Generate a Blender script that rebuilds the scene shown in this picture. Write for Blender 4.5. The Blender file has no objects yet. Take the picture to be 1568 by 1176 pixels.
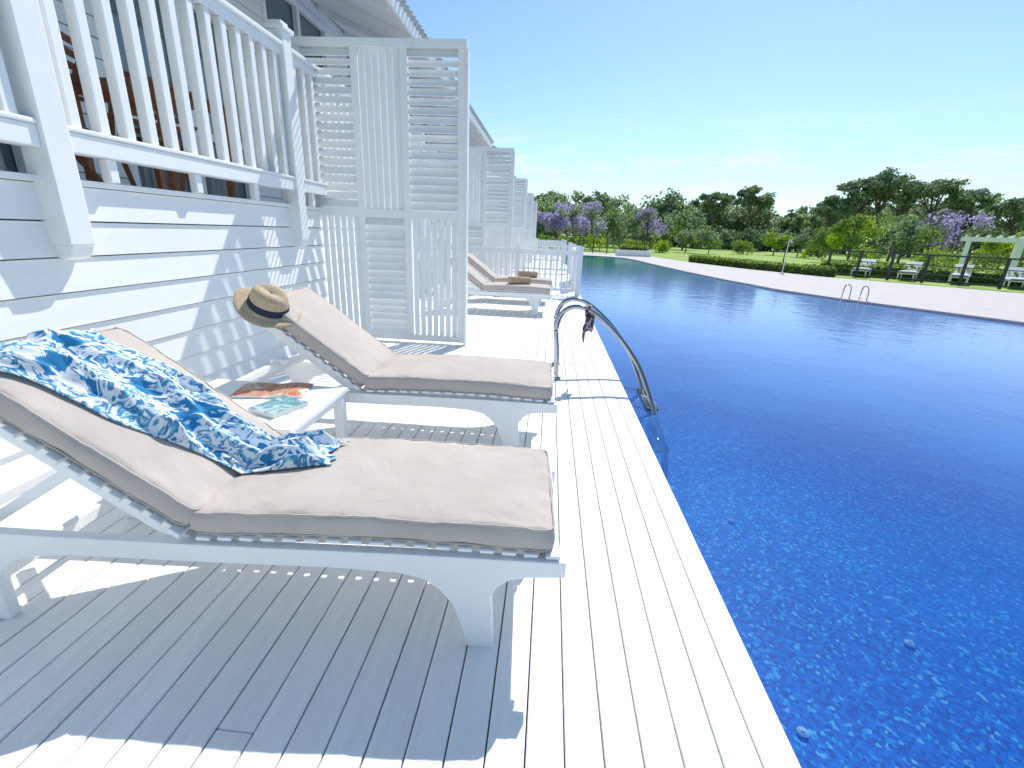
import bpy, bmesh, math, random
from mathutils import Matrix, Vector, noise, Euler
random.seed(7)
scene=bpy.context.scene
COL=scene.collection
# ------------------------------------------------------------ materials
def new_mat(name):
    m=bpy.data.materials.new(name); m.use_nodes=True
    nt=m.node_tree; b=nt.nodes['Principled BSDF']
    return m,nt,b
def N(nt,t,**kw):
    n=nt.nodes.new(t)
    for k,v in kw.items():
        if k in n.inputs: n.inputs[k].default_value=v
        else: setattr(n,k,v)
    return n
def ramp(nt,stops,interp='LINEAR'):
    r=nt.nodes.new('ShaderNodeValToRGB'); e=r.color_ramp.elements; r.color_ramp.interpolation=interp
    while len(e)<len(stops): e.new(0.5)
    for i,(p,c) in enumerate(stops):
        e[i].position=p; e[i].color=(c[0],c[1],c[2],1)
    return r
def coords(nt,scale=(1,1,1)):
    t=nt.nodes.new('ShaderNodeTexCoord'); mp=nt.nodes.new('ShaderNodeMapping')
    mp.inputs['Scale'].default_value=scale
    nt.links.new(t.outputs['Object'],mp.inputs['Vector']); return mp.outputs[0]
def noisy(name,c1,c2,scale=8,stretch=(1,1,1),rough=0.55,bump=0.1,bscale=60,spec=0.5,metal=0,island=0):
    m,nt,b=new_mat(name)
    v=coords(nt,stretch)
    n=N(nt,'ShaderNodeTexNoise',Scale=scale,Detail=3.0,Roughness=0.6); nt.links.new(v,n.inputs['Vector'])
    r=ramp(nt,[(0.3,c1),(0.7,c2)]); nt.links.new(n.outputs['Fac'],r.inputs[0])
    out=r.outputs[0]
    if island:
        g=nt.nodes.new('ShaderNodeNewGeometry')
        mr=N(nt,'ShaderNodeMapRange'); mr.inputs['To Min'].default_value=1-island; mr.inputs['To Max'].default_value=1+island*0.3
        nt.links.new(g.outputs['Random Per Island'],mr.inputs['Value'])
        mx=nt.nodes.new('ShaderNodeVectorMath'); mx.operation='SCALE'
        nt.links.new(out,mx.inputs[0]); nt.links.new(mr.outputs[0],mx.inputs['Scale']); out=mx.outputs[0]
    nt.links.new(out,b.inputs['Base Color'])
    b.inputs['Roughness'].default_value=rough; b.inputs['Metallic'].default_value=metal
    b.inputs['Specular IOR Level'].default_value=spec
    if bump:
        n2=N(nt,'ShaderNodeTexNoise',Scale=bscale,Detail=3.0); nt.links.new(v,n2.inputs['Vector'])
        bp=N(nt,'ShaderNodeBump',Strength=bump,Distance=0.01); nt.links.new(n2.outputs['Fac'],bp.inputs['Height'])
        nt.links.new(bp.outputs[0],b.inputs['Normal'])
    return m
M_deck=noisy('deck_paint',(.82,.82,.805),(.90,.90,.885),6,(6,.5,6),.5,.3,40,.4,0,.07)
M_white=noisy('white_paint',(.86,.86,.85),(.90,.90,.89),5,(1,1,1),.42,.06,60,.4)
M_siding=noisy('siding_paint',(.85,.86,.855),(.90,.905,.90),3,(3,.4,3),.45,.12,40,.4,0,.03)
M_dark=noisy('dark_gap',(.03,.03,.035),(.05,.05,.05),5,bump=0)
M_teak=noisy('teak_wood',(.16,.06,.025),(.32,.14,.06),10,(1,8,8),.5,.2,50)
M_straw=noisy('straw',(.50,.37,.23),(.72,.58,.40),120,(1,1,1),.8,.8,260)
M_band=noisy('navy_band',(.012,.02,.05),(.02,.03,.07),30,rough=.8)
M_metal=noisy('stainless_steel',(.36,.37,.39),(.46,.47,.49),5,rough=.10,bump=0,metal=1)
M_darkmetal=noisy('dark_metal',(.03,.03,.032),(.07,.065,.06),5,rough=.5)
M_glass=noisy('window_glass',(.08,.12,.15),(.12,.17,.20),1,rough=.04,bump=0,spec=1)
M_tile=noisy('roof_tile',(.42,.42,.42),(.55,.55,.54),10,rough=.8)
M_floor=noisy('terrace_floor_paint',(.74,.74,.74),(.82,.82,.82),5,rough=.6)
M_bark=noisy('bark',(.10,.08,.065),(.20,.16,.13),12,rough=.9,bump=.6)
M_pave=noisy('far_pavement',(.47,.435,.42),(.57,.53,.51),3,rough=.85,bscale=30)
M_lawn=noisy('lawn',(.18,.29,.045),(.34,.46,.08),.6,rough=.95,bump=.8,bscale=8)
M_print=noisy('light_cushion',(.62,.62,.60),(.70,.70,.68),5,rough=.9)
def fabric():
    m,nt,b=new_mat('beige_canvas')
    v=coords(nt)
    n=N(nt,'ShaderNodeTexNoise',Scale=5.0,Detail=3.0); nt.links.new(v,n.inputs['Vector'])
    r=ramp(nt,[(0.3,(.49,.435,.39)),(0.7,(.555,.495,.45))]); nt.links.new(n.outputs['Fac'],r.inputs[0])
    nt.links.new(r.outputs[0],b.inputs['Base Color']); b.inputs['Roughness'].default_value=.9
    b.inputs['Specular IOR Level'].default_value=.2
    w=N(nt,'ShaderNodeTexNoise',Scale=6.0,Detail=3.0,Distortion=1.2); nt.links.new(v,w.inputs['Vector'])
    w2=N(nt,'ShaderNodeTexNoise',Scale=500.0,Detail=2.0); nt.links.new(v,w2.inputs['Vector'])
    b1=N(nt,'ShaderNodeBump',Strength=.20,Distance=.03); nt.links.new(w.outputs['Fac'],b1.inputs['Height'])
    b2=N(nt,'ShaderNodeBump',Strength=.25,Distance=.002); nt.links.new(w2.outputs['Fac'],b2.inputs['Height'])
    nt.links.new(b1.outputs[0],b2.inputs['Normal']); nt.links.new(b2.outputs[0],b.inputs['Normal'])
    return m
M_fab=fabric()
def towelmat():
    m,nt,b=new_mat('blue_floral_cloth')
    t=nt.nodes.new('ShaderNodeUVMap'); mp=nt.nodes.new('ShaderNodeMapping'); mp.inputs['Scale'].default_value=(1,1,1)
    nt.links.new(t.outputs[0],mp.inputs['Vector'])
    dn=N(nt,'ShaderNodeTexNoise',Scale=9.0,Detail=2.0); nt.links.new(mp.outputs[0],dn.inputs['Vector'])
    mixv=nt.nodes.new('ShaderNodeMix'); mixv.data_type='VECTOR'; mixv.inputs['Factor'].default_value=.09
    nt.links.new(mp.outputs[0],mixv.inputs[4]); nt.links.new(dn.outputs['Color'],mixv.inputs[5])
    vo=N(nt,'ShaderNodeTexVoronoi',Scale=6.5); nt.links.new(mixv.outputs[1],vo.inputs['Vector'])
    n=N(nt,'ShaderNodeTexNoise',Scale=12.0,Detail=3.0,Distortion=1.8); nt.links.new(mp.outputs[0],n.inputs['Vector'])
    ad=nt.nodes.new('ShaderNodeMath'); ad.operation='ADD'
    nt.links.new(vo.outputs['Distance'],ad.inputs[0])
    sc=nt.nodes.new('ShaderNodeMath'); sc.operation='MULTIPLY'; sc.inputs[1].default_value=1.3
    nt.links.new(n.outputs['Fac'],sc.inputs[0]); nt.links.new(sc.outputs[0],ad.inputs[1])
    r=ramp(nt,[(0.0,(.012,.08,.22)),(.44,(.015,.12,.32)),(.50,(.07,.34,.54)),(.55,(.80,.84,.88)),(.65,(.82,.85,.88)),(.70,(.16,.46,.64)),(.78,(.02,.17,.38)),(.82,(.80,.84,.88)),(.93,(.82,.85,.88)),(.98,(.03,.22,.45))])
    dv=nt.nodes.new('ShaderNodeMath'); dv.operation='MULTIPLY'; dv.inputs[1].default_value=.70
    nt.links.new(ad.outputs[0],dv.inputs[0]); nt.links.new(dv.outputs[0],r.inputs[0])
    nt.links.new(r.outputs[0],b.inputs['Base Color']); b.inputs['Roughness'].default_value=.8
    b.inputs['Specular IOR Level'].default_value=.2
    return m
M_towel=towelmat()
def leafmat(name,c1,c2,trans=.45):
    m,nt,b=new_mat(name); nt.nodes.remove(b)
    g=nt.nodes.new('ShaderNodeNewGeometry'); r=ramp(nt,[(0,c1),(1,c2)])
    nt.links.new(g.outputs['Random Per Island'],r.inputs[0])
    d=nt.nodes.new('ShaderNodeBsdfDiffuse'); t=nt.nodes.new('ShaderNodeBsdfTranslucent'); mx=nt.nodes.new('ShaderNodeMixShader'); mx.inputs[0].default_value=trans
    nt.links.new(r.outputs[0],d.inputs[0]); nt.links.new(r.outputs[0],t.inputs[0])
    nt.links.new(d.outputs[0],mx.inputs[1]); nt.links.new(t.outputs[0],mx.inputs[2])
    nt.links.new(mx.outputs[0],nt.nodes['Material Output'].inputs[0]); return m
L_dark=leafmat('foliage_dark',(.07,.11,.05),(.14,.20,.08))
L_mid=leafmat('foliage_mid',(.12,.19,.06),(.22,.31,.10))
L_light=leafmat('foliage_light',(.19,.28,.07),(.32,.42,.12))
L_lime=leafmat('foliage_lime',(.28,.42,.03),(.48,.60,.08),.5)
L_silver=leafmat('foliage_silver',(.24,.30,.20),(.40,.45,.34))
L_purple=leafmat('blossom_purple',(.44,.37,.62),(.66,.57,.80),.5)
F_dark=leafmat('hazed_foliage_dark',(.16,.22,.13),(.25,.33,.19),.5)  # distant leaf set: aerial haze painted in as lighter, greyer greens
F_mid=leafmat('hazed_foliage_mid',(.22,.30,.16),(.34,.43,.23),.5)
F_light=leafmat('hazed_foliage_light',(.30,.39,.18),(.42,.52,.26),.5)
# ------------------------------------------------------------ mesh builder
class MB:
    def __init__(s): s.v=[]; s.f=[]; s.m=[]
    def box(s,c,size,R=None,mat=0):
        hx,hy,hz=size[0]/2,size[1]/2,size[2]/2; b=len(s.v); c=Vector(c)
        for x,y,z in ((-1,-1,-1),(1,-1,-1),(1,1,-1),(-1,1,-1),(-1,-1,1),(1,-1,1),(1,1,1),(-1,1,1)):
            p=Vector((x*hx,y*hy,z*hz))
            if R: p=R@p
            s.v.append(tuple(p+c))
        for f in ((0,3,2,1),(4,5,6,7),(0,1,5,4),(1,2,6,5),(2,3,7,6),(3,0,4,7)):
            s.f.append(tuple(b+i for i in f)); s.m.append(mat)
    def bb(s,x0,x1,y0,y1,z0,z1,mat=0): s.box(((x0+x1)/2,(y0+y1)/2,(z0+z1)/2),(x1-x0,y1-y0,z1-z0),None,mat)
    def bar(s,a,b,w,h,mat=0):
        a=Vector(a); b=Vector(b); d=b-a; q=d.to_track_quat('Y','Z').to_matrix()
        s.box((a+b)/2,(w,d.length,h),q,mat)
    def ext(s,pts,y0,y1,mat=0):
        b=len(s.v); n=len(pts)
        for x,z in pts: s.v.append((x,y0,z))
        for x,z in pts: s.v.append((x,y1,z))
        s.f.append(tuple(range(b,b+n))); s.f.append(tuple(range(b+2*n-1,b+n-1,-1)))
        for i in range(n): s.f.append((b+i,b+n+i,b+n+(i+1)%n,b+(i+1)%n))
        s.m+= [mat]*(n+2)
    def tube(s,path,rad,n=10,mat=0):
        path=[Vector(p) for p in path]; rings=[]
        up=Vector((0,0,1))
        for i,p in enumerate(path):
            d=(path[min(i+1,len(path)-1)]-path[max(i-1,0)]).normalized()
            r=rad[i] if isinstance(rad,(list,tuple)) else rad
            a=d.cross(up)
            if a.length<1e-3: a=d.cross(Vector((0,1,0)))
            a.normalize(); c=d.cross(a)
            base=len(s.v)
            for k in range(n):
                t=2*math.pi*k/n; s.v.append(tuple(p+a*math.cos(t)*r+c*math.sin(t)*r))
            rings.append(base)
        for i in range(len(rings)-1):
            for k in range(n):
                s.f.append((rings[i]+k,rings[i]+(k+1)%n,rings[i+1]+(k+1)%n,rings[i+1]+k)); s.m.append(mat)
        s.f.append(tuple(rings[0]+k for k in range(n))); s.f.append(tuple(rings[-1]+k for k in reversed(range(n)))); s.m+=[mat,mat]
    def obj(s,name,mats,parent=None,bevel=0,smooth=False,fix=True,seg=2):
        me=bpy.data.meshes.new(name); me.from_pydata(s.v,[],s.f)
        for m in mats: me.materials.append(m)
        me.polygons.foreach_set('material_index',s.m)
        if smooth: me.polygons.foreach_set('use_smooth',[True]*len(me.polygons))
        if fix:
            bm=bmesh.new(); bm.from_mesh(me); bmesh.ops.recalc_face_normals(bm,faces=bm.faces); bm.to_mesh(me); bm.free()
        me.update()
        o=bpy.data.objects.new(name,me); COL.objects.link(o)
        if parent: o.parent=parent
        if bevel:
            b=o.modifiers.new('bevel','BEVEL'); b.width=bevel; b.segments=seg; b.limit_method='ANGLE'; b.angle_limit=math.radians(40)
        return o
def empty(name,loc=(0,0,0),rz=0):
    e=bpy.data.objects.new(name,None); COL.objects.link(e); e.location=loc; e.rotation_euler=(0,0,math.radians(rz)); return e

EDGE=.745; WX=-2.6
# ------------------------------------------------------------ deck
mb=MB(); sp=.104; x=EDGE
while x>WX-.3:
    y0=-3.-random.random()
    while y0<33:
        y1=min(y0+random.uniform(2.6,4.2),33)
        dz=random.uniform(-.0012,.0012)
        mb.bb(x-sp+.0045,x,y0,y1-.0015,-.028,dz)
        y0=y1
    x-=sp
mb.bb(EDGE-.03,EDGE+.012,-3,33,-.30,-.034)
mb.bb(WX-.3,EDGE-.05,-3,33,-.14,-.11,1)
mb.obj('wooden_deck',[M_deck,M_dark],bevel=.003,seg=1)
# ------------------------------------------------------------ pool outline
far=[(9.68,9.97),(8.64,11.47),(7.79,12.7),(6.92,14.6),(6.35,17.66),(5.95,20.96),(5.54,25.8),(5.31,30.0),(4.9,32.0),(4.0,33.0)]
outline=[(EDGE,-6),(EDGE,33.2),(2.1,33.3),(3.2,33.25)]+[p for p in reversed(far)]+[(12.2,6.2),(14.5,2),(16,-6)]
bm=bmesh.new()
inner=[bm.verts.new((x,y,-.04)) for x,y in outline]
outer=[bm.verts.new(p) for p in ((-900,-900,-.04),(-900,1500,-.04),(1500,1500,-.04),(1500,-900,-.04))]
ed=[]
for lp in (inner,outer):
    for i in range(len(lp)): ed.append(bm.edges.new((lp[i],lp[(i+1)%len(lp)])))
bmesh.ops.triangle_fill(bm,use_beauty=True,use_dissolve=False,edges=ed)
bmesh.ops.recalc_face_normals(bm,faces=bm.faces)
for f in bm.faces:
    if f.normal.z<0: f.normal_flip()
me=bpy.data.meshes.new('ground'); bm.to_mesh(me); bm.free(); me.materials.append(M_lawn)
ground=bpy.data.objects.new('ground',me); COL.objects.link(ground)
def poolmat():
    m,nt,b=new_mat('pool_mosaic')
    v=coords(nt)
    sx=nt.nodes.new('ShaderNodeSeparateXYZ'); nt.links.new(v,sx.inputs[0])
    vo=N(nt,'ShaderNodeTexVoronoi',Scale=44.0,Randomness=.6); nt.links.new(v,vo.inputs['Vector'])
    r=ramp(nt,[(0,(.0,.03,.34)),(.40,(.0,.13,.62)),(.82,(.0,.24,.80)),(.93,(.06,.55,.90)),(1,(.40,.75,.92))])
    sc=nt.nodes.new('ShaderNodeSeparateColor'); nt.links.new(vo.outputs['Color'],sc.inputs[0]); nt.links.new(sc.outputs[0],r.inputs[0])
    n=N(nt,'ShaderNodeTexNoise',Scale=.55,Detail=2.0); nt.links.new(v,n.inputs['Vector'])
    r1=ramp(nt,[(.35,(.7,.8,.9)),(.65,(1.1,1.15,1.05))]); nt.links.new(n.outputs['Fac'],r1.inputs[0])
    ml=nt.nodes.new('ShaderNodeMix'); ml.data_type='RGBA'; ml.blend_type='MULTIPLY'; ml.inputs[0].default_value=1
    nt.links.new(r.outputs[0],ml.inputs[6]); nt.links.new(r1.outputs[0],ml.inputs[7])
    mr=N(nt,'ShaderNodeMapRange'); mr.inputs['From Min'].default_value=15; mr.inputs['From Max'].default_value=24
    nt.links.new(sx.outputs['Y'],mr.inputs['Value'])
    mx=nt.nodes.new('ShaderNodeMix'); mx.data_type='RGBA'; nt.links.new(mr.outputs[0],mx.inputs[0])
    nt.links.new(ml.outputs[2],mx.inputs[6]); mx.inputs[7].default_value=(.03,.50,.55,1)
    nt.links.new(mx.outputs[2],b.inputs['Base Color']); b.inputs['Roughness'].default_value=.6
    return m
M_pool=poolmat()
mb=MB(); n=len(outline)
for x,y in outline: mb.v.append((x,y,-.042))
for x,y in outline: mb.v.append((x,y,-1.25))
for i in range(n): mb.f.append((i,(i+1)%n,n+(i+1)%n,n+i)); mb.m.append(0)
mb.f.append(tuple(range(n,2*n))); mb.m.append(0)
mb.obj('pool_basin',[M_pool])
def watermat():
    m,nt,b=new_mat('pool_water'); nt.nodes.remove(b)
    v=coords(nt)
    n1=N(nt,'ShaderNodeTexNoise',Scale=1.6,Detail=2.0,Distortion=.5); nt.links.new(v,n1.inputs['Vector'])
    n2=N(nt,'ShaderNodeTexNoise',Scale=12.0,Detail=2.0,Distortion=.4); nt.links.new(v,n2.inputs['Vector'])
    b1=N(nt,'ShaderNodeBump',Strength=.08,Distance=.08); nt.links.new(n1.outputs['Fac'],b1.inputs['Height'])
    b2=N(nt,'ShaderNodeBump',Strength=.11,Distance=.02); nt.links.new(n2.outputs['Fac'],b2.inputs['Height']); nt.links.new(b1.outputs[0],b2.inputs['Normal'])
    fr=N(nt,'ShaderNodeFresnel',IOR=1.42); nt.links.new(b2.outputs[0],fr.inputs['Normal'])
    t=nt.nodes.new('ShaderNodeBsdfTransparent'); t.inputs[0].default_value=(.72,.95,1,1)
    sx=nt.nodes.new('ShaderNodeSeparateXYZ'); nt.links.new(v,sx.inputs[0])
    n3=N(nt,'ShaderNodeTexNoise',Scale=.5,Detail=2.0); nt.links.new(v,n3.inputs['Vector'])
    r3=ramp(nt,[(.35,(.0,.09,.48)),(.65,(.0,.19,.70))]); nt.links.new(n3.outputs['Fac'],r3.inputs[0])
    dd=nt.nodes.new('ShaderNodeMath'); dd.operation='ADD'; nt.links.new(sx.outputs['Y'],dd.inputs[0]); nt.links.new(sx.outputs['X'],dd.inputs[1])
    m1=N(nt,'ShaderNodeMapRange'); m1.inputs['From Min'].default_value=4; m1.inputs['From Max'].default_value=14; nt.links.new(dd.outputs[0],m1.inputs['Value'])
    c1=nt.nodes.new('ShaderNodeMix'); c1.data_type='RGBA'; nt.links.new(m1.outputs[0],c1.inputs[0]); nt.links.new(r3.outputs[0],c1.inputs[6]); c1.inputs[7].default_value=(.24,.42,.88,1)  # paler blue with distance: sky reflection painted into the diffuse colour
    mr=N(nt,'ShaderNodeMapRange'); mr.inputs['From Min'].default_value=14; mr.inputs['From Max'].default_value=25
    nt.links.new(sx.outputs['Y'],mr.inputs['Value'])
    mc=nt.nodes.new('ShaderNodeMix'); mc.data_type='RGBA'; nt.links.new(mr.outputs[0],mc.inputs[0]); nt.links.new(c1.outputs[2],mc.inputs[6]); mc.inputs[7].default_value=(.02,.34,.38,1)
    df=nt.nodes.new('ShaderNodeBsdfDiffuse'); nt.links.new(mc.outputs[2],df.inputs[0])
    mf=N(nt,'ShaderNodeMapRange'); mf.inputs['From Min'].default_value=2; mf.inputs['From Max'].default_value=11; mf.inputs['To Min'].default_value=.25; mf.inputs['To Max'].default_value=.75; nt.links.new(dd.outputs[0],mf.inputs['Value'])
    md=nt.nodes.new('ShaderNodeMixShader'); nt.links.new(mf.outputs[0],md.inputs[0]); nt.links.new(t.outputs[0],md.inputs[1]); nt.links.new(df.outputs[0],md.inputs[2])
    g=nt.nodes.new('ShaderNodeBsdfGlossy'); g.inputs['Roughness'].default_value=.06; nt.links.new(b2.outputs[0],g.inputs['Normal'])
    mx=nt.nodes.new('ShaderNodeMixShader'); nt.links.new(fr.outputs[0],mx.inputs[0]); nt.links.new(md.outputs[0],mx.inputs[1]); nt.links.new(g.outputs[0],mx.inputs[2])
    nt.links.new(mx.outputs[0],nt.nodes['Material Output'].inputs[0]); return m
mb=MB()
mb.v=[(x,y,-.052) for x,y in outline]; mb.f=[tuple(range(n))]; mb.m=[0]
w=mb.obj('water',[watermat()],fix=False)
if w.data.polygons[0].normal.z<0: w.data.flip_normals()
for i,(px,py) in enumerate([(1.55,1.9),(2.6,2.6),(1.9,3.9)]):
    mb=MB(); mb.tube([(0,0,0),(0,0,.02),(0,0,.03)],[.024,.03,.016],16); mb.tube([(0,0,.03),(0,0,.036)],[.01,.01],12)
    o=mb.obj('pool_floor_inlet',[M_white],smooth=False); o.location=(px,py,-1.249)
# far paving
hedge=[(7.0,40),(8.6,30.5),(10.2,25.5),(12.3,21.8),(16.6,17.9),(22,13.5),(30,6)]
mb=MB()
loop=[(EDGE,33.2),(2.1,33.3),(3.2,33.25)]+list(reversed(far))+[(12.2,6.2),(14.5,2),(16,-6),(40,-6)]+list(reversed(hedge))+[(-2,40)]
mb.v=[(x,y,0) for x,y in loop]; mb.f=[tuple(range(len(loop)))]; mb.m=[0]
mb.obj('far_pool_pavement',[M_pave])
mb=MB()
rim=[(3.2,33.25)]+list(reversed(far))+[(12.2,6.2),(14.5,2),(16,-6)]
for a,b_ in zip(rim[:-1],rim[1:]): mb.bar((a[0]+.10,a[1]+.02,-.028),(b_[0]+.10,b_[1]+.02,-.028),.24,.066)
mb.obj('pool_coping',[noisy('coping_stone',(.42,.39,.38),(.50,.47,.45),5,rough=.8)])
# ------------------------------------------------------------ house
house=empty('white_beach_house')
mb=MB(); z=1.44; h=.185
while z>-.15:
    mb.ext([(WX-.03,z),(WX-.004,z-.001),(WX+.010,z-h+.007),(WX-.03,z-h+.007)],-3,33)
    z-=h
mb.bb(WX-.06,WX-.032,-3,33,-.2,1.44,1)
mb.obj('lower_siding',[M_siding,M_dark],house)
mb=MB()
mb.bb(WX-.05,WX+.03,-3,33,1.443,1.475)
mb.bb(-4.8,WX-.052,-3,33,1.36,1.46,1)
mb.obj('terrace_floor',[M_white,M_floor],house,bevel=.004)
mb=MB(); HW=-4.7
wins=[(y,y+2.1) for y in (-1.6,2.0,5.2,8.2,11.2,14.2,17.2,20.2,23.2,26.2,29.2)]
def wall_piece(y0,y1,z0,z1):
    z=z1
    while z>z0+.01:
        zz=max(z0,z-.185); mb.ext([(HW-.05,z),(HW-.004,z),(HW+.012,zz+.008),(HW-.05,zz+.008)],y0,y1); z-=.185
prev=-3; WT=4.95
for a,b_ in wins:
    wall_piece(prev,a,1.46,5.2); wall_piece(a,b_,WT,5.2); prev=b_
wall_piece(prev,33,1.46,5.2)
mb.bb(HW-.2,HW-.12,-3,33,1.3,5.25)
mb.obj('upper_wall',[M_siding],house)
mb=MB()
for a,b_ in wins:
    mb.bb(HW-.09,HW-.07,a,b_,1.47,WT,1)
    for yy in (a,(a+b_)/2,b_): mb.bb(HW-.06,HW+.03,yy-.045,yy+.045,1.47,WT)
    for zz in (1.52,2.35,3.85,WT-.04): mb.bb(HW-.058,HW+.026,a+.046,b_-.046,zz-.045,zz+.045)
mb.obj('windows',[M_white,M_glass],house,bevel=.004)
mb=MB()
def roofrow(y0,y1):
    mb.ext([(-2.5,4.33),(-2.5,4.42),(-6.5,6.04),(-6.5,5.95)],y0,y1,0)
    mb.bb(-2.5,-2.46,y0-.02,y1+.02,4.28,4.47,0)
    y=y0
    while y<y1:
        mb.tube([(-2.40,y,4.46),(-6.5,y,6.12)],.05,8,1); y+=.17
    sl=(5.95-4.33)/4
    y=y0+.3
    while y<y1:
        mb.bar((-2.55,y,4.33+.05*sl-.05),(-4.68,y,4.33+2.18*sl-.05),.06,.09); y+=1.16
roofrow(-3,19.0); roofrow(20.2,33)
mb.ext([(-2.5,4.33),(-4.72,4.33),(-4.72,5.1)],18.9,18.98,0)
mb.obj('roof',[M_white,M_tile],house)
# terrace balustrade
mb=MB(); posts=[.02+2.33*k for k in range(-1,14)]
BX=WX
for y in posts:
    mb.bb(BX-.03,BX+.11,y-.07,y+.07,1.14,2.92)
    mb.ext([(BX-.03,1.14),(BX+.11,1.14),(BX+.085,1.08),(BX+.033,1.06),(BX-.005,1.08)],y-.06,y+.06)
    mb.bb(BX-.055,BX+.135,y-.095,y+.095,2.92,2.955)
    mb.bb(BX-.02,BX+.10,y-.06,y+.06,2.955,2.995)
for a,b_ in zip(posts[:-1],posts[1:]):
    a+=.07; b_-=.07
    mb.bb(BX-.01,BX+.09,a,b_,1.60,1.70)
    mb.bb(BX-.02,BX+.10,a,b_,1.701,1.725)
    mb.bb(BX+.0,BX+.08,a,b_,2.72,2.79)
    mb.bb(BX-.03,BX+.11,a,b_,2.791,2.825)
    k=int((b_-a)/.16)
    for i in range(k):
        y=a+(i+.5)*(b_-a)/k
        mb.bb(BX+.010,BX+.071,y-.031,y+.031,1.725,2.72)
        if i%4==1: mb.bb(BX+.013,BX+.068,y-.03,y+.03,1.475,1.60)
mb.obj('terrace_balustrade',[M_white],bevel=.006)
# ------------------------------------------------------------ privacy screens
def screen(y):
    e=empty('privacy_screen',(0,y,0))
    x0,x1=-2.74,-.96; z0,zm,z1=.03,1.44,3.07
    mb=MB(); w=.075; d=.06
    cols=[x0+w/2, x0+w+.52+w/2, x1-w-.52-w/2, x1-w/2]
    for c in cols: mb.bb(c-w/2,c+w/2,-d/2,d/2,z0,z1-w)
    mb.bb(x0-.015,x1+.015,-d/2-.01,d/2+.01,z1-w,z1)
    for a,b_ in zip(cols[:-1],cols[1:]):
        mb.bb(a+w/2,b_-w/2,-d/2+.003,d/2-.003,zm-.045,zm+.045)
        mb.bb(a+w/2,b_-w/2,-d/2+.003,d/2-.003,z0,z0+.07)
    mb.bb(x1+.001,x1+.03,-d/2-.02,d/2+.02,z0-.03,z1-w)
    for r,(za,zb) in enumerate(((z0+.07,zm-.045),(zm+.045,z1-w))):
        for ci,(a,b_) in enumerate(zip(cols[:-1],cols[1:])):
            a+=w/2; b_-=w/2
            louver=(ci%2==0) if r==1 else (ci%2==1)
            if louver:
                n=int((zb-za)/.080)
                for i in range(n):
                    R=Matrix.Rotation(math.radians(50+random.uniform(-3,3)),3,'X')
                    zz=za+(i+.5)*(zb-za)/n
                    mb.box(((a+b_)/2,0,zz),(b_-a,.104,.011),R)
            else:
                n=6 if r==1 else 7
                for i in range(n):
                    xx=a+(i+.5)*(b_-a)/n
                    R=Matrix.Rotation(math.radians(random.uniform(14,26)),3,'Z')
                    mb.box((xx,0,(za+zb)/2),(.068 if r==1 else .056,.014,zb-za),R)
    mb.obj('frame_and_slats',[M_white],e,bevel=.003,seg=1)
for y in (5.25,11.2,17.0,22.8,28.6): screen(y)
# ------------------------------------------------------------ picket fences
def fence(pts,name='white_picket_fence',h=1.0):
    mb=MB()
    for a,b_ in zip(pts[:-1],pts[1:]):
        a=Vector((*a,0)); b_=Vector((*b_,0)); d=(b_-a); L=d.length; d.normalize()
        for z_,hh,ww in ((.12,.06,.05),(h-.10,.05,.05),(h-.045,.03,.10)): mb.bar(a+d*.05+Vector((0,0,z_)),b_-d*.05+Vector((0,0,z_)),ww,hh)
        n=int(L/.12)
        for i in range(1,n):
            p=a+d*(L*i/n); mb.box((p.x,p.y,.14+(h-.28)/2),(.035,.035,h-.26))
    for p in pts:
        mb.bb(p[0]-.055,p[0]+.055,p[1]-.055,p[1]+.055,0,h+.03)
        mb.bb(p[0]-.075,p[0]+.075,p[1]-.075,p[1]+.075,h+.031,h+.06)
    return mb.obj(name,[M_white],bevel=.003,seg=1)
fence([(-2.4,10.5),(-.72,10.5),(.66,10.5)])
fence([(.66,11.6),(.66,14.0)])
fence([(-.9,16.6),(.66,16.6)])
fence([(-.9,22.4),(.66,22.4)])
fence([(-.9,28.2),(.66,28.2)])
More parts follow.
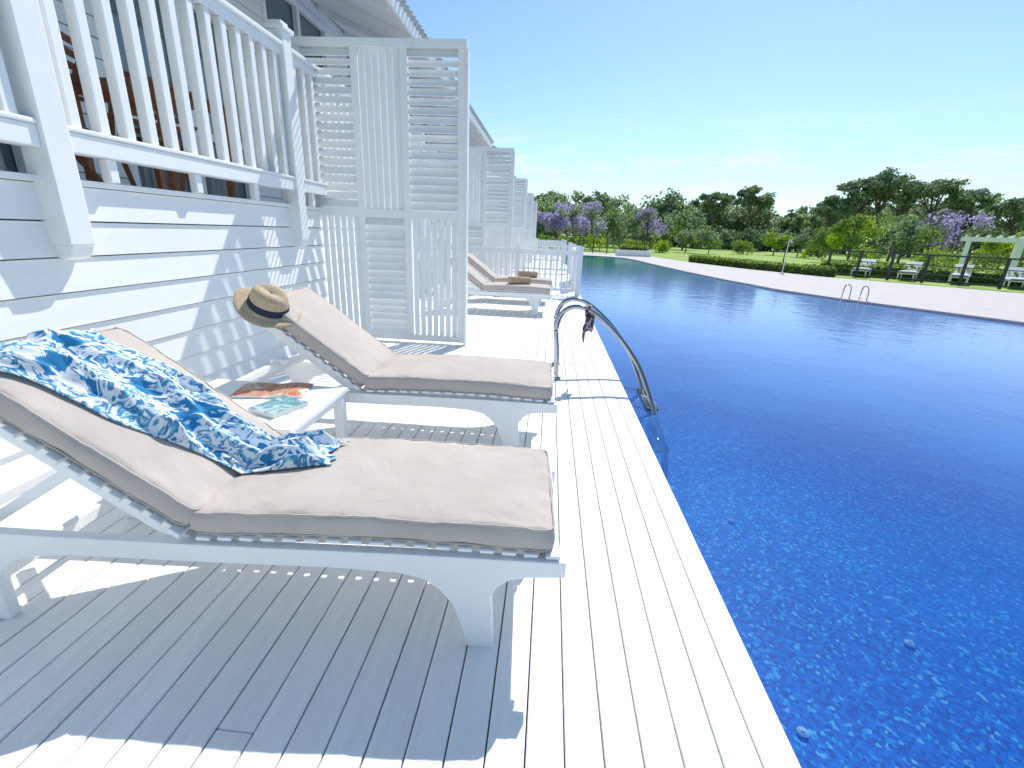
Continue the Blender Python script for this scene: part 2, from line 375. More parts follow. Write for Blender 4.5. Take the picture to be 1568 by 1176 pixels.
# ------------------------------------------------------------ loungers
LW=.60
HX,HZ=-1.16,.365; AN=math.radians(36.5)
def seatz(x): return .365+.018*math.sin(math.pi*min(1,max(0,-x/1.16)))
def backpt(s): return (HX-math.cos(AN)*s, HZ+math.sin(AN)*s)
BLEN=.735; TH=.075
def cushion(name,L,parent,mapf,seed):
    T=TH; W=LW-.05
    bm=bmesh.new(); bmesh.ops.create_cube(bm,size=1)
    bmesh.ops.scale(bm,vec=(L,W,T),verts=bm.verts)
    xe=[e for e in bm.edges if abs((e.verts[0].co-e.verts[1].co).x)>.01]
    bmesh.ops.subdivide_edges(bm,edges=xe,cuts=int(L/.022),use_grid_fill=True)
    ye=[e for e in bm.edges if abs((e.verts[0].co-e.verts[1].co).y)>.01]
    bmesh.ops.subdivide_edges(bm,edges=ye,cuts=24,use_grid_fill=True)
    ze=[e for e in bm.edges if abs((e.verts[0].co-e.verts[1].co).z)>.01]
    bmesh.ops.subdivide_edges(bm,edges=ze,cuts=4,use_grid_fill=True)
    for v in bm.verts:
        u=v.co.x/L; t=v.co.y/W; q=v.co.z/T
        px,py=v.co.x,v.co.y
        eu=abs(u)>.4999; et=abs(t)>.4999
        bul=(1-(2*q)**2)
        if eu: v.co.x+=math.copysign(.010*bul,u)
        if et: v.co.y+=math.copysign(.010*bul,t)
        cu=max(0,(abs(u)*L-(L/2-.04)))/.04; ct=max(0,(abs(t)*W-(W/2-.04)))/.04
        if cu>0 and ct>0:
            k=(cu*cu+ct*ct)**.5
            if k>1:
                v.co.x-=math.copysign(.04*(cu-cu/k)*.8,u); v.co.y-=math.copysign(.04*(ct-ct/k)*.8,t)
        if q>.49:
            puff=(1-(2*abs(u))**6)*(1-(2*abs(t))**4)
            v.co.z+=.012*puff
        nz=noise.noise(Vector((px*3.2+seed,py*4,seed)))*.005+noise.noise(Vector((px*10,py*9+seed,3+seed)))*.0015
        edge=max(abs(2*u),abs(2*t))
        pk=noise.noise(Vector((px*26+seed,py*26,q)))*.007*max(0,(edge-.70)/.30)
        dcor=math.hypot(L/2-px,W/2-abs(py)); cr_=math.exp(-(dcor/.16)**2)*math.sin(math.atan2(W/2-abs(py),L/2-px+.001)*14+seed)*.0045 if q>.49 else 0
        v.co.z+=(nz+pk+cr_)*(1 if q>0 else .4)
        if et: v.co.y+=noise.noise(Vector((px*9,q*2,seed)))*.006
        if eu: v.co.x+=noise.noise(Vector((py*11,q*3,seed+2)))*.009
    for v in bm.verts:
        x=L/2-v.co.x
        v.co=Vector(mapf(x,v.co.y+LW/2,v.co.z+T/2))
    bmesh.ops.recalc_face_normals(bm,faces=bm.faces)
    me=bpy.data.meshes.new(name); bm.to_mesh(me); bm.free(); me.materials.append(M_fab)
    for p in me.polygons: p.use_smooth=True
    o=bpy.data.objects.new(name,me); COL.objects.link(o); o.parent=parent
    b=o.modifiers.new('b','BEVEL'); b.width=.009; b.segments=2; b.limit_method='ANGLE'; b.angle_limit=math.radians(50)
    mb=MB()
    for q in (T+.0,.003):
        path=[]; r=.035
        for (cx,cy,a0) in ((L-r,W-r,0),(r,W-r,90),(r,r,180),(L-r,r,270)):
            for k in range(5):
                a=math.radians(a0+k*22.5); path.append((cx+r*math.cos(a),cy+r*math.sin(a)))
        path.append(path[0]); fine=[]
        for a,b_ in zip(path[:-1],path[1:]):
            d=math.hypot(a[0]-b_[0],a[1]-b_[1]); n=max(1,int(d/.03))
            for k in range(n): fine.append((a[0]+(b_[0]-a[0])*k/n,a[1]+(b_[1]-a[1])*k/n))
        fine.append(fine[0])
        P=[]
        for (x,y) in fine:
            cx=L/2-x; cy=y-W/2; nz=(noise.noise(Vector((cx*3.2+seed,cy*4,seed)))*.005+noise.noise(Vector((cx*26+seed,cy*26,.5 if q>.04 else -.5)))*.006)*(1 if q>.04 else .4)
            P.append(mapf(x,y+(LW-W)/2,q+nz-.002))
        mb.tube(P,.0038,6)
    mb.obj(name+'_piping',[M_fab],parent,smooth=True)
def lounger(x,y,rz,seed):
    e=empty('sun_lounger',(x,y,0),rz)
    top=[(0,.35),(-.5,.352),(-1.1,.345),(-1.7,.345),(-2.08,.35)]
    poly=[(0,.35),(0,.295),(-.12,.287),(-.17,.275),(-.205,.25),(-.225,.21),(-.215,0),(-.30,0),(-.325,.10),(-.35,.17),(-.39,.225),(-.44,.262),(-.52,.28),(-.7,.286),(-1.1,.28),(-1.55,.277),(-1.66,.268),(-1.75,.24),(-1.80,.20),(-1.825,.14),(-1.83,0),(-1.92,0),(-1.93,.18),(-1.96,.26),(-2.0,.285),(-2.08,.29)]+list(reversed(top))[:-1]
    mb=MB()
    for y0 in (0,LW-.035): mb.ext(poly,y0,y0+.035)
    for xx in (-.06,-1.2,-2.03): mb.bb(xx-.02,xx+.02,.035,LW-.035,.293,.335)
    for xx in (-.265,-1.88): mb.bb(xx-.015,xx+.015,.035,LW-.035,.12,.17)
    for yy in (.06,LW-.085):
        for k in range(11):
            xa=-.02-k*.103; xb=xa-.103
            mb.bar((xa,yy+.012,seatz(xa)-.035),(xb,yy+.012,seatz(xb)-.035),.024,.035)
    xx=-.04
    while xx>-1.14:
        mb.box((xx,LW/2,seatz(xx)-.008),(.045,LW-.02,.013)); xx-=.068
    for yy in (.035,LW-.06):
        a=backpt(.02); b_=backpt(BLEN)
        mb.bar((a[0]-.012,yy+.012,a[1]-.058),(b_[0]-.012,yy+.012,b_[1]-.058),.028,.050)
    s=.05; R=Matrix.Rotation(AN,3,'Y')
    while s<BLEN:
        p=backpt(s); mb.box((p[0]-.010,LW/2,p[1]-.016),(.040,LW-.005,.020),R); s+=.066
    for yy in (.10,LW-.12):
        b_=backpt(.45); mb.bar((b_[0],yy,b_[1]-.07),(-1.90,yy,.32),.025,.035)
    mb.obj('frame',[M_white],e,bevel=.004)
    cushion('seat_cushion',1.13,e,lambda x_,y_,z_:(-.04-x_,y_,seatz(-.04-x_)+.002+z_),seed)
    def mb_(x_,y_,z_):
        s_=x_+.03; p=backpt(s_); return (p[0]+math.sin(AN)*z_,y_,p[1]+math.cos(AN)*z_)
    cushion('back_cushion',.75,e,mb_,seed+5)
    return e
l1=lounger(.11,1.155,3.0,1.3)
l2=lounger(.10,2.52,1.0,7.7)
lounger(.07,7.65,0,3.1); lounger(.10,8.95,0,9.1)
# ------------------------------------------------------------ beach wrap
def surf(s,off):
    k=TH+.012
    if s<.75:
        q=.78-s; p=backpt(q); return Vector((p[0]+math.sin(AN)*(k+off),0,p[1]+math.cos(AN)*(k+off)))
    a=s-.75; x_=-1.13+a
    t=min(1,a/.06); bp=backpt(.03)
    pb=Vector((bp[0]+math.sin(AN)*(k+off),0,bp[1]+math.cos(AN)*(k+off)))
    ps=Vector((x_+.03,0,seatz(x_)+k+.006+off))
    return pb.lerp(ps,t)
mb=MB(); NU,NV=190,90; uvs=[]
for i in range(NU+1):
    u=i/NU
    for j in range(NV+1):
        v=j/NV*2-1
        s=-.02+u*1.00+.05*noise.noise(Vector((v*2.5,u*2,1)))+v*v*.03
        cy=.225+.225*u+.03*math.sin(u*5)
        hw=(.215-.115*u**.8)*(1+.30*noise.noise(Vector((u*5,v*.4+9,2))))
        yy=cy+v*hw
        fold=(.5+.5*math.sin(v*8.5+5*noise.noise(Vector((u*2.2,0,4)))+u*4+1.7*noise.noise(Vector((u*5,v*2,7)))))**1.5
        f2=noise.noise(Vector((u*12,v*6,3)))
        f3=abs(noise.noise(Vector((u*20,v*9,6))))
        edge=min(1,(1-abs(v))*6)*min(1,u*25+.2)*min(1,(1-u)*14)
        off=.005+edge*(fold*(.032+.026*u)+.015*f2+.008*f3+.004+.012*(1-v*v))
        off=max(.004,off)
        p=surf(max(s,-.03),off)
        if yy<.02:
            p.z-= (0.02-yy)*1.0; yy=.02-(0.02-yy)*.15
        mb.v.append((p.x,yy,p.z)); uvs.append((u*1.5,v*.42))
for i in range(NU):
    for j in range(NV):
        a=i*(NV+1)+j; mb.f.append((a,a+1,a+NV+2,a+NV+1)); mb.m.append(0)
t=mb.obj('beach_wrap',[M_towel],smooth=True)
uvl=t.data.uv_layers.new(name='UVMap')
for lp in t.data.loops: uvl.data[lp.index].uv=uvs[lp.vertex_index]
t.location=l1.location; t.rotation_euler=l1.rotation_euler
sd=t.modifiers.new('s','SOLIDIFY'); sd.thickness=.003; sd.offset=1
# ------------------------------------------------------------ sun hat
def lathe(prof,n=48,deform=None):
    v=[];f=[]
    for r,z in prof:
        for k in range(n):
            a=2*math.pi*k/n; p=[r*math.cos(a),r*math.sin(a),z]
            if deform: p=deform(p,a,r)
            v.append(tuple(p))
    for i in range(len(prof)-1):
        for k in range(n): f.append((i*n+k,i*n+(k+1)%n,(i+1)*n+(k+1)%n,(i+1)*n+k))
    return v,f
hat=empty('straw_sun_hat',(-1.625,2.545,.825)); hat.rotation_euler=(math.radians(17),math.radians(27),0); hat.scale=(1.1,1.1,1.1)
def hd(p,a,r):
    x,y,z=p
    y*=.86
    if r>.105: z+=.022*math.cos(2*a)*((r-.1)/.09)-.006
    if z>.085: z-=.020*math.exp(-(y/.025)**2)*(1-abs(x)/.12)
    return [x,y,z]
v,f=lathe([(.170,.000),(.168,.004),(.15,.004),(.125,.004),(.106,.008),(.100,.02),(.097,.05),(.092,.08),(.084,.098),(.066,.110),(.040,.114),(.015,.113),(.001,.112)],48,hd)
m=MB(); m.v=v; m.f=f; m.m=[0]*len(f); o=m.obj('straw_body',[M_straw],hat,smooth=True); sdd=o.modifiers.new('s','SOLIDIFY'); sdd.thickness=.003
v,f=lathe([(.1065,.012),(.104,.022),(.1015,.042),(.0985,.043)],48,hd)
m=MB(); m.v=v; m.f=f; m.m=[0]*len(f); m.obj('ribbon',[M_band],hat,smooth=True)
# ------------------------------------------------------------ side table + magazines
tb=empty('side_table',(-1.53,2.13,0))
mb=MB(); tw,tl,th=.80,.62,.40
for i in range(7):
    yy=-tl/2+(i+.5)*tl/7; mb.box((0,yy,th-.011),(tw-.08,tl/7-.006,.02))
for s in (-1,1):
    mb.box((s*(tw/2-.02),0,th-.012),(.04,tl,.026)); mb.box((0,s*(tl/2-.035),th-.05),(tw-.12,.022,.05))
    mb.box((s*(tw/2-.035),0,th-.05),(.022,tl-.12,.05))
    for q in (-1,1): mb.box((s*(tw/2-.04),q*(tl/2-.04),(th-.026)/2),(.055,.055,th-.026))
mb.obj('table_frame',[M_white],tb,bevel=.004)
def cover(name,cols,sc):
    m,nt,b=new_mat(name); v=coords(nt); n=N(nt,'ShaderNodeTexNoise',Scale=sc,Detail=5.0,Distortion=1.0); nt.links.new(v,n.inputs['Vector'])
    r=ramp(nt,[(.3+.4*i/len(cols),c) for i,c in enumerate(cols)],'LINEAR'); nt.links.new(n.outputs['Fac'],r.inputs[0]); nt.links.new(r.outputs[0],b.inputs['Base Color']); b.inputs['Roughness'].default_value=.5
    return m
C1=cover('magazine_print',[(.45,.04,.03),(.50,.09,.05),(.60,.36,.22),(.38,.14,.08),(.66,.55,.46)],9)
C2=cover('book_print',[(.12,.30,.36),(.22,.43,.46),(.08,.24,.32),(.42,.56,.54)],16)
M_page=noisy('paper',(.75,.74,.70),(.82,.81,.78),4,bump=0)
def magazine(name,loc,rz,w,l,cov,openb,thk=.016):
    mb=MB(); n=12
    half=[1,-1] if openb else [1]
    for s in half:
        for i in range(n):
            x0=i/n*w; x1=(i+1)/n*w
            if openb: zf=lambda x:.004+.012*math.sin(math.pi*min(1,x/w))**.7
            else: zf=lambda x:thk
            a=s*x0; b_=s*x1
            pts=[(a,.0),(b_,.0),(b_,zf(x1)),(a,zf(x0))]
            b0=len(mb.v)
            for (xx,zz) in pts: mb.v+= [(xx,-l/2,zz),(xx,l/2,zz)]
            mb.f+= [(b0,b0+2,b0+3,b0+1),(b0+4,b0+6,b0+7,b0+5),(b0,b0+2,b0+4,b0+6),(b0+1,b0+3,b0+5,b0+7)]; mb.m+=[1,0,1,1]
            if i==n-1: mb.f.append((b0+2,b0+3,b0+5,b0+4)); mb.m.append(1)
            if i==0: mb.f.append((b0,b0+1,b0+7,b0+6)); mb.m.append(1)
    o=mb.obj(name,[cov,M_page],fix=True); o.location=loc; o.rotation_euler=(0,0,math.radians(rz)); return o
magazine('open_magazine',(-1.50,2.29,th+.001),12,.19,.22,C1,True)
magazine('book',(-1.41,2.09,th+.001),-20,.18,.21,C2,False,.020)
# ------------------------------------------------------------ pool ladder
lad=empty('pool_ladder',(0,4.15,0))
def spline(P,n=10):
    out=[]; Q=[P[0]]+P+[P[-1]]
    for i in range(1,len(Q)-2):
        p0,p1,p2,p3=[Vector(q) for q in Q[i-1:i+3]]
        for k in range(n):
            t=k/n; out.append(.5*((2*p1)+(-p0+p2)*t+(2*p0-5*p1+4*p2-p3)*t*t+(-p0+3*p1-3*p2+p3)*t**3))
    out.append(Vector(P[-1])); return out
mb=MB()
for yy in (0,.50):
    mb.tube(spline([(.13,yy,0),(.12,yy,.25),(.10,yy,.48),(.14,yy,.62),(.24,yy,.685),(.38,yy,.665),(.54,yy-.03,.56),(.70,yy-.10,.41),(.83,yy-.24,.24),(.91,yy-.44,.05),(.94,yy-.68,-.10),(.96,yy-.95,-.25),(.97,yy-1.05,-.5)]),.022,14)
    mb.tube([(.13,yy,.0),(.13,yy,.012)],.045,16)
for z_,x_,y_ in ((-.04,.93,-.55),(-.24,.96,-.92)): mb.box((x_,.25+y_,z_),(.09,.48,.03))
mb.obj('rails',[M_metal],lad,smooth=True)
def scarfmat():
    m,nt,b=new_mat('scarf_print'); v=coords(nt,(1,1,1)); w_=N(nt,'ShaderNodeTexVoronoi',Scale=34.0); nt.links.new(v,w_.inputs['Vector'])
    r=ramp(nt,[(0,(.02,.015,.03)),(.45,(.06,.035,.07)),(.62,(.50,.36,.40))]); nt.links.new(w_.outputs['Distance'],r.inputs[0]); nt.links.new(r.outputs[0],b.inputs['Base Color']); b.inputs['Roughness'].default_value=.7; return m
mb=MB()
for (dx,l,tw_) in ((0,.30,.6),(.035,.20,-.5)):
    nu,nv=14,6; b0=len(mb.v)
    for i in range(nu+1):
        u=i/nu
        for j in range(nv+1):
            v_=j/nv-.5; wd=.035+.085*u if u<.85 else .107-.3*(u-.85)
            a=tw_+u*.8
            mb.v.append((dx+v_*wd*math.cos(a)+.01*math.sin(u*6),v_*wd*math.sin(a)+.012*math.sin(v_*14)-.02,.03-u*l-abs(v_)*.03))
    for i in range(nu):
        for j in range(nv):
            a=b0+i*(nv+1)+j; mb.f.append((a,a+1,a+nv+2,a+nv+1)); mb.m.append(0)
mb.tube([(0,-.028,.03),(.02,-.03,.045),(.03,0,.05),(.02,.03,.045),(0,.03,.0),(.0,0,-.026),(0,-.028,.02)],.014,8)
o=mb.obj('patterned_scarf',[scarfmat()],smooth=True); o.location=(.36,4.15,.65)
M_tow2=noisy('tan_towel',(.45,.32,.20),(.55,.42,.28),20,rough=.95,bump=.6,bscale=150)
for (x_,y_,z_) in ((-.50,7.9,.53),(-.42,9.2,.53)):
    mb=MB()
    mb.tube([(-.19,0,0),(-.18,0,0),(0,.0,0),(.18,0,0),(.19,0,0)],[.05,.062,.066,.062,.05],18)
    P=[]
    for k in range(30):
        a=k*.45; r=.012+.0016*k; P.append((.192,r*math.cos(a),r*math.sin(a)))
    mb.tube(P,.005,6)
    o=mb.obj('rolled_towel',[M_tow2],smooth=True); o.location=(x_,y_,z_); o.rotation_euler=(0,0,math.radians(20))
# ------------------------------------------------------------ terrace furniture
def chair(x,y,rz):
    e=empty('slatted_wooden_chair',(x,y,1.461),rz); mb=MB()
    for s in (-.24,.24):
        mb.bar((-.22,s,0),(.20,s,.62),.03,.04); mb.bar((.24,s+(.035 if s>0 else -.035),0),(-.24,s+(.035 if s>0 else -.035),.98),.03,.04)
        mb.box((.0,s*1.22,.64),(.5,.055,.025))
    for k in range(7): mb.box((-.15+k*.062,0,.43),(.05,.46,.018))
    for k in range(8):
        t=k/7; z_=.5+t*.46; xx=.24-.48*z_/.98; mb.box((xx,0,z_),(.018,.48,.045),Matrix.Rotation(-.45,3,'Y'))
    mb.obj('frame',[M_teak],e,bevel=.003,seg=1)
chair(-3.55,3.25,200); chair(-3.75,4.4,150); chair(-3.5,2.35,180)
tb2=empty('wooden_terrace_table',(-3.2,3.85,1.461)); mb=MB()
for k in range(9): mb.box((-.36+k*.09,0,.74),(.08,.8,.022))
for s in (-.33,.33):
    for q in (-.33,.33): mb.box((s,q,.365),(.05,.05,.73))
    mb.box((s,0,.70),(.04,.7,.06))
mb.obj('frame',[M_teak],tb2,bevel=.003,seg=1)
# ------------------------------------------------------------ vegetation
def leaves(mb,c,r,n,size,mat,flat=1.0):
    for _ in range(n):
        d=Vector((random.gauss(0,1),random.gauss(0,1),random.gauss(0,1)))
        if d.length<1e-3: continue
        d.normalize(); k=random.random()**.45
        p=Vector((c[0]+d.x*r*k,c[1]+d.y*r*k,c[2]+d.z*r*k*flat))
        nn=(d+Vector((random.uniform(-.9,.9),random.uniform(-.9,.9),random.uniform(-.5,1.1)))).normalized()
        a=nn.orthogonal().normalized(); b_=nn.cross(a)
        s=size*random.uniform(.5,1.3); th=random.random()*6.28
        a2=(a*math.cos(th)+b_*math.sin(th))*s; b2=(b_*math.cos(th)-a*math.sin(th))*s*.6
        i=len(mb.v)
        mb.v+=[tuple(p-a2),tuple(p-b2),tuple(p+a2),tuple(p+b2)]; mb.f.append((i,i+1,i+2,i+3)); mb.m.append(mat)
def tree(mb,x,y,h,w,style,n=1600,leaf=.22,cols=(1,2,3),z0=0):
    th=h*{'round':.30,'pine':.55,'bush':.08,'tall':.35}[style]
    lean=Vector((random.uniform(-.05,.05),random.uniform(-.05,.05),0))*h
    top=Vector((x,y,z0))+lean+Vector((0,0,h*.75))
    P=[Vector((x,y,z0-.1)).lerp(top,t)+Vector((math.sin(t*5+x)*.02*h,0,0)) for t in (0,.25,.5,.75,1)]
    rk=.018 if style=='pine' else .028
    mb.tube(P,[rk*h*(1-.18*k) for k in range(5)],7,0)
    K={'round':16,'pine':26,'bush':9,'tall':18}[style]
    for k in range(K):
        a=random.random()*6.28; rr=w/2*math.sqrt(random.random())*.85
        t=rr/(w/2)
        if style=='pine': cz=h*(.60+.32*random.random()**.6*(1-.35*t*t)); cr=w*.15; fl=.6
        elif style=='bush': cz=h*(.25+.5*random.random()*(1-t*.5)); cr=w*.24; fl=.8
        else:
            cz=th+(h-th)*(.12+.76*random.random()*(1-.55*t*t)); cr=w*.19; fl=.8
        cr*=random.uniform(.7,1.25)
        c=(x+lean.x+math.cos(a)*rr,y+lean.y+math.sin(a)*rr,z0+cz)
        if style!='bush':
            st=Vector((x,y,z0))+lean*.7+Vector((0,0,max(th*.8,cz*.62)))
            mid=st.lerp(Vector(c),.5)+Vector((0,0,-.02*h))
            kk=.6 if style=='pine' else 1
            mb.tube([st,mid,Vector(c)],[.010*h*kk,.007*h*kk,.003*h*kk],5,0)
        leaves(mb,c,cr,int(n/K),leaf,random.choice(cols),fl)
LM=[M_bark,L_dark,L_mid,L_light,L_lime,L_silver,L_purple,F_dark,F_mid,F_light]
def one(name,x,y,h,w,style,n=1600,leaf=.2,cols=(1,2,3)):
    mb=MB(); tree(mb,0,0,h,w,style,n,leaf,cols,-.04); o=mb.obj(name,LM,fix=False); o.location=(x,y,0); return o
def X(px,Y): return Y*(px-845)/745
mb=MB()
for k in range(74):
    px=random.uniform(820,1640); Y=random.uniform(94,124)
    hh=(9.5 if px<1250 else 10.4)*random.uniform(.72,1.18)*(Y/100)
    tree(mb,X(px,Y),Y,hh,random.uniform(6,10),random.choice(['round','round','tall']),950,.40,(7,7,8,8,9))
for k in range(45):
    px=random.uniform(820,1640); Y=random.uniform(86,94)
    tree(mb,X(px,Y),Y,random.uniform(3.2,5.5),random.uniform(5,8),'bush',600,.36,(7,8,8,9))
mb.obj('distant_tree_line',LM,fix=False)
for px,h,w in ((1290,13.2,8),(1318,14.6,9.5),(1350,13.2,8),(1392,13.6,8.5),(1252,10.0,7),(1428,11.6,7.5),(1135,10.8,7),(1085,10.0,6.5),(1500,11.0,9),(1560,9.8,9)):
    one('pine_tree',X(px,86),86,h,w,'pine',2600,.27,(7,7,8))
for px,Y,h,w in ((1428,52,5.6,6.0),(1398,57,5.0,4.6),(905,60,5.4,5.4),(868,56,5.2,5),(850,52,4.6,4),(990,70,5.9,5.4),(1452,55,5.0,4)):
    one('jacaranda_tree',X(px,Y),Y,h,w,'round',2300,.16,(6,6,6,2) if px>1300 else (6,6,6,8))
for px,Y,h,w in ((885,66,5.5,6),(930,64,5.4,6),(950,70,6.0,6),(1465,50,4.4,4.5),(1360,50,5.0,5),(1540,46,4.4,5),(1045,68,5.6,6)):
    one('leafy_tree',X(px,Y),Y,h,w,'round',1700,.19,(7,8,8,3))
for px,Y,h,w in ((1288,38,3.7,3.8),(1262,42,3.4,2.8),(1345,56,5.4,5),(1500,44,3.2,3.6),(1180,60,2.9,3)):
    one('lime_green_tree',X(px,Y),Y,h,w,'round',2400,.12,(4,4,3))
for px,Y,h,w in ((1085,52,2.9,3.2),(1050,54,2.7,3.0),(1215,56,2.8,2.6)):
    one('olive_tree',X(px,Y),Y,h,w,'round',1500,.12,(5,5,3))
for px,Y,h,w in ((1010,50,1.5,3),(965,46,1.4,3),(1130,57,1.9,3.0),(1240,52,1.6,2.6),(920,48,1.8,3.4),(880,45,1.7,3),(1320,46,1.7,4),(1470,42,1.8,4),(1560,40,1.9,4),(1410,42,1.6,4),(850,42,1.9,2.4)):
    one('shrub',X(px,Y),Y,h,w,'bush',1000,.12,(2,3,4))
def hedgerow(pts,h,w,cols,dens=420,leaf=.055):
    mb=MB()
    for a,b_ in zip(pts[:-1],pts[1:]):
        a=Vector(a); b_=Vector(b_); L=(b_-a).length; d=(b_-a)/L; nr=Vector((-d.y,d.x))
        for _ in range(int(L*dens)):
            t=random.random()*L; q=random.uniform(-.5,.5)*w
            hh=h*(1+.14*noise.noise(Vector((t*1.1,a.x,0))))
            if random.random()<.5: z=hh*(1-random.random()**2*.3)
            else:
                z=hh*random.random(); q=math.copysign(w/2,random.choice((-1,1)))*random.uniform(.75,1.05)
            p=a+d*t+nr*q
            leaves(mb,(p.x,p.y,z),leaf,1,leaf,random.choice(cols))
        mb.bar((a.x,a.y,h*.42-.04),(b_.x,b_.y,h*.42-.04),w*.7,h*.8,1)
    return mb.obj('hedge',LM,fix=False)
H2=[(p[0]+.35,p[1]+.25) for p in hedge]
hedgerow(H2[1:4],.42,.55,(2,3,3,4),330,.06)
hedgerow([(13.9,25.4),(18.6,22.3),(24.6,17.6),(32,10.4)],.6,.8,(2,3,3,4),230,.08)
hedgerow([(5.2,36.4),(7.2,36.2)],.75,.9,(2,3,4),500,.07)
mb=MB(); mb.bb(5.0,7.4,35.5,35.6,0,.42); mb.bb(5.0,7.4,36.9,37.0,0,.42); mb.bb(5.0,5.1,35.6,36.9,0,.42); mb.bb(7.3,7.4,35.6,36.9,0,.42)
mb.obj('white_planter',[M_white],bevel=.01)
def railing(pts,h=1.1,step=1.7):
    mb=MB()
    for si,(a,b_) in enumerate(zip(pts[:-1],pts[1:])):
        a=Vector((*a,0)); b_=Vector((*b_,0)); L=(b_-a).length; n=max(1,round(L/step))
        for i in range(0 if si==0 else 1,n+1):
            p=a.lerp(b_,i/n); mb.box((p.x,p.y,h/2),(.08,.08,h))
        for z_,t_ in ((h-.02,.06),(h*.62,.035),(h*.32,.035),(.12,.05)): mb.bar(a+Vector((0,0,z_)),b_+Vector((0,0,z_)),.05,t_)
    return mb.obj('dark_metal_railing',[M_darkmetal])
railing([(12.9,23.0),(17.3,19.3),(22.8,14.6),(30,7.5)],1.15,1.1)
railing([(1.2,39),(4.5,38.6),(8.2,40.5)],1.3,1.3)
pg=empty('white_pergola',(29.5,31.0,0),-38); mb=MB()
for x_ in (-3.4,-1.1,1.1,3.4):
    for y_ in (-1.6,1.6): mb.bb(x_-.10,x_+.10,y_-.10,y_+.10,0,2.0)
for y_ in (-1.6,1.6): mb.bb(-3.8,3.8,y_-.07,y_+.07,2.0,2.22)
for k in range(15): mb.bb(-3.6+k*.51-.035,-3.6+k*.51+.035,-2.1,2.1,2.221,2.36)
mb.obj('frame',[M_white],pg)
for k in range(7):
    t=k/6; x_=14.6+t*8.2; y_=22.9-t*6.3
    e=empty('pool_sunbed',(x_+.25,y_+.75,0),-38+random.uniform(-4,4)); mb=MB()
    mb.box((0,0,.30),(.62,1.3,.08)); mb.box((0,.93,.52),(.62,.75,.07),Matrix.Rotation(math.radians(40),3,'X'))
    mb.box((0,0,.37),(.54,1.24,.05),None,1)
    for a in (-.27,.27):
        for b_ in (-.55,.55): mb.box((a,b_,.13),(.05,.05,.26))
    mb.obj('bed',[M_white,M_print],e,bevel=.01)
mb=MB(); mb.tube(spline([(0,0,0),(0,0,.8),(0,0,1.35),(.03,0,1.44),(.10,0,1.46),(.14,0,1.42)],6),.016,10); mb.tube([(.14,0,1.43),(.14,0,1.39)],[.02,.04],14); mb.box((0,0,.03),(.16,.16,.06))
o=mb.obj('pool_shower',[M_white],smooth=False); o.location=(10.6,22.3,0)
for px,Y in ((1197,40),(985,52)):
    mb=MB(); mb.tube([(0,0,0),(0,0,.3),(0,0,2.9)],[.06,.035,.028],10); mb.tube([(0,0,2.9),(0,0,2.95),(0,0,3.0)],[.06,.24,.18],14); mb.tube([(0,0,2.8),(0,0,2.9)],[.06,.09],10)
    o=mb.obj('garden_lamp_post',[M_darkmetal]); o.location=(X(px,Y),Y,-.04)
e=empty('pool_ladder',(7.75,12.85,0),0); mb=MB()
for s in (0,.4): mb.tube(spline([(.20+s*.6,s*-.8,0),(.19+s*.6,s*-.8,.26),(.08+s*.6,-.08+s*-.8,.36),(-.08+s*.6,-.16-s*.8,.28),(-.12+s*.6,-.20-s*.8,-.6)],6),.015,8)
mb.obj('rails',[M_metal],e,smooth=True)
# ------------------------------------------------------------ world, sun, camera
sd=Vector((.33,.83,1.0)).normalized()
elev=math.asin(sd.z); az=math.atan2(sd.x,sd.y)
W=bpy.data.worlds.new('World'); scene.world=W; W.use_nodes=True; nt=W.node_tree
bg=nt.nodes['Background']; sky=nt.nodes.new('ShaderNodeTexSky'); sky.sky_type='NISHITA'; sky.sun_disc=False
sky.sun_elevation=elev; sky.sun_rotation=az; sky.air_density=1.0; sky.dust_density=.3; sky.ozone_density=1.0
tint=nt.nodes.new('ShaderNodeMix'); tint.data_type='RGBA'; tint.blend_type='MULTIPLY'; tint.inputs[0].default_value=1; tint.inputs[7].default_value=(.93,1.05,1.06,1)
nt.links.new(sky.outputs[0],tint.inputs[6])
tc=nt.nodes.new('ShaderNodeTexCoord'); mp=nt.nodes.new('ShaderNodeMapping'); mp.inputs['Scale'].default_value=(2.2,2.2,12)
nt.links.new(tc.outputs['Generated'],mp.inputs[0])
cn=N(nt,'ShaderNodeTexNoise',Scale=2.8,Detail=6.0,Roughness=.62,Distortion=.3); nt.links.new(mp.outputs[0],cn.inputs['Vector'])
cr=ramp(nt,[(.50,(0,0,0)),(.64,(1,1,1))]); nt.links.new(cn.outputs['Fac'],cr.inputs[0])
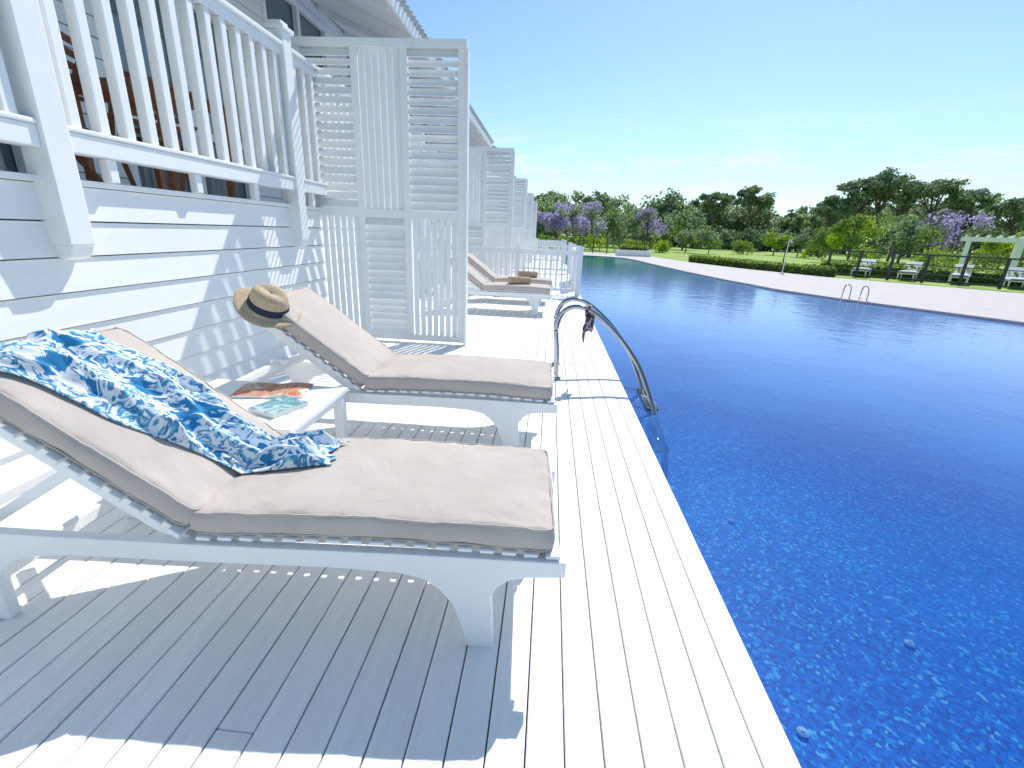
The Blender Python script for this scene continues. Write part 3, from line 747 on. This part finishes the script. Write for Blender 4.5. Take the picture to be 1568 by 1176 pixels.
sp_=nt.nodes.new('ShaderNodeSeparateXYZ'); nt.links.new(tc.outputs['Generated'],sp_.inputs[0])
hr=ramp(nt,[(0.0,(.7,.7,.7)),(.07,(1,1,1)),(.14,(.6,.6,.6)),(.22,(0,0,0))]); nt.links.new(sp_.outputs['Z'],hr.inputs[0])
mu=nt.nodes.new('ShaderNodeMath'); mu.operation='MULTIPLY'; nt.links.new(cr.outputs[0],mu.inputs[0]); nt.links.new(hr.outputs[0],mu.inputs[1])
# the low haze band is a little bluer than the clear-air model
hb=ramp(nt,[(0.0,(.80,.88,.97)),(.25,(.92,.95,1))]); nt.links.new(sp_.outputs['Z'],hb.inputs[0])
hm=nt.nodes.new('ShaderNodeMix'); hm.data_type='RGBA'; hm.blend_type='MULTIPLY'; hm.inputs[0].default_value=1
nt.links.new(tint.outputs[2],hm.inputs[6]); nt.links.new(hb.outputs[0],hm.inputs[7])
mx=nt.nodes.new('ShaderNodeMix'); mx.data_type='RGBA'; nt.links.new(mu.outputs[0],mx.inputs[0]); nt.links.new(hm.outputs[2],mx.inputs[6]); mx.inputs[7].default_value=(6.2,6.4,6.6,1)
nt.links.new(mx.outputs[2],bg.inputs['Color']); bg.inputs['Strength'].default_value=.15
sl=bpy.data.lights.new('sun','SUN'); sl.energy=5.0; sl.angle=math.radians(.53); sl.color=(1,.965,.91)
so=bpy.data.objects.new('sun',sl); COL.objects.link(so); so.rotation_euler=sd.to_track_quat('Z','Y').to_euler()
cd=bpy.data.cameras.new('camera'); cd.sensor_width=36; cd.lens=697/1568*36; cd.clip_end=3000; cd.clip_start=.05
co=bpy.data.objects.new('camera',cd); COL.objects.link(co)
R=Matrix.Rotation(math.radians(3.95),3,'Z')@Matrix.Rotation(math.radians(90-18.4),3,'X')@Matrix.Rotation(math.radians(2.5),3,'Z')
co.matrix_world=Matrix.Translation((0,0,1.3))@R.to_4x4()
scene.camera=co
scene.view_settings.view_transform='Standard'; scene.view_settings.look='None'; scene.view_settings.exposure=0
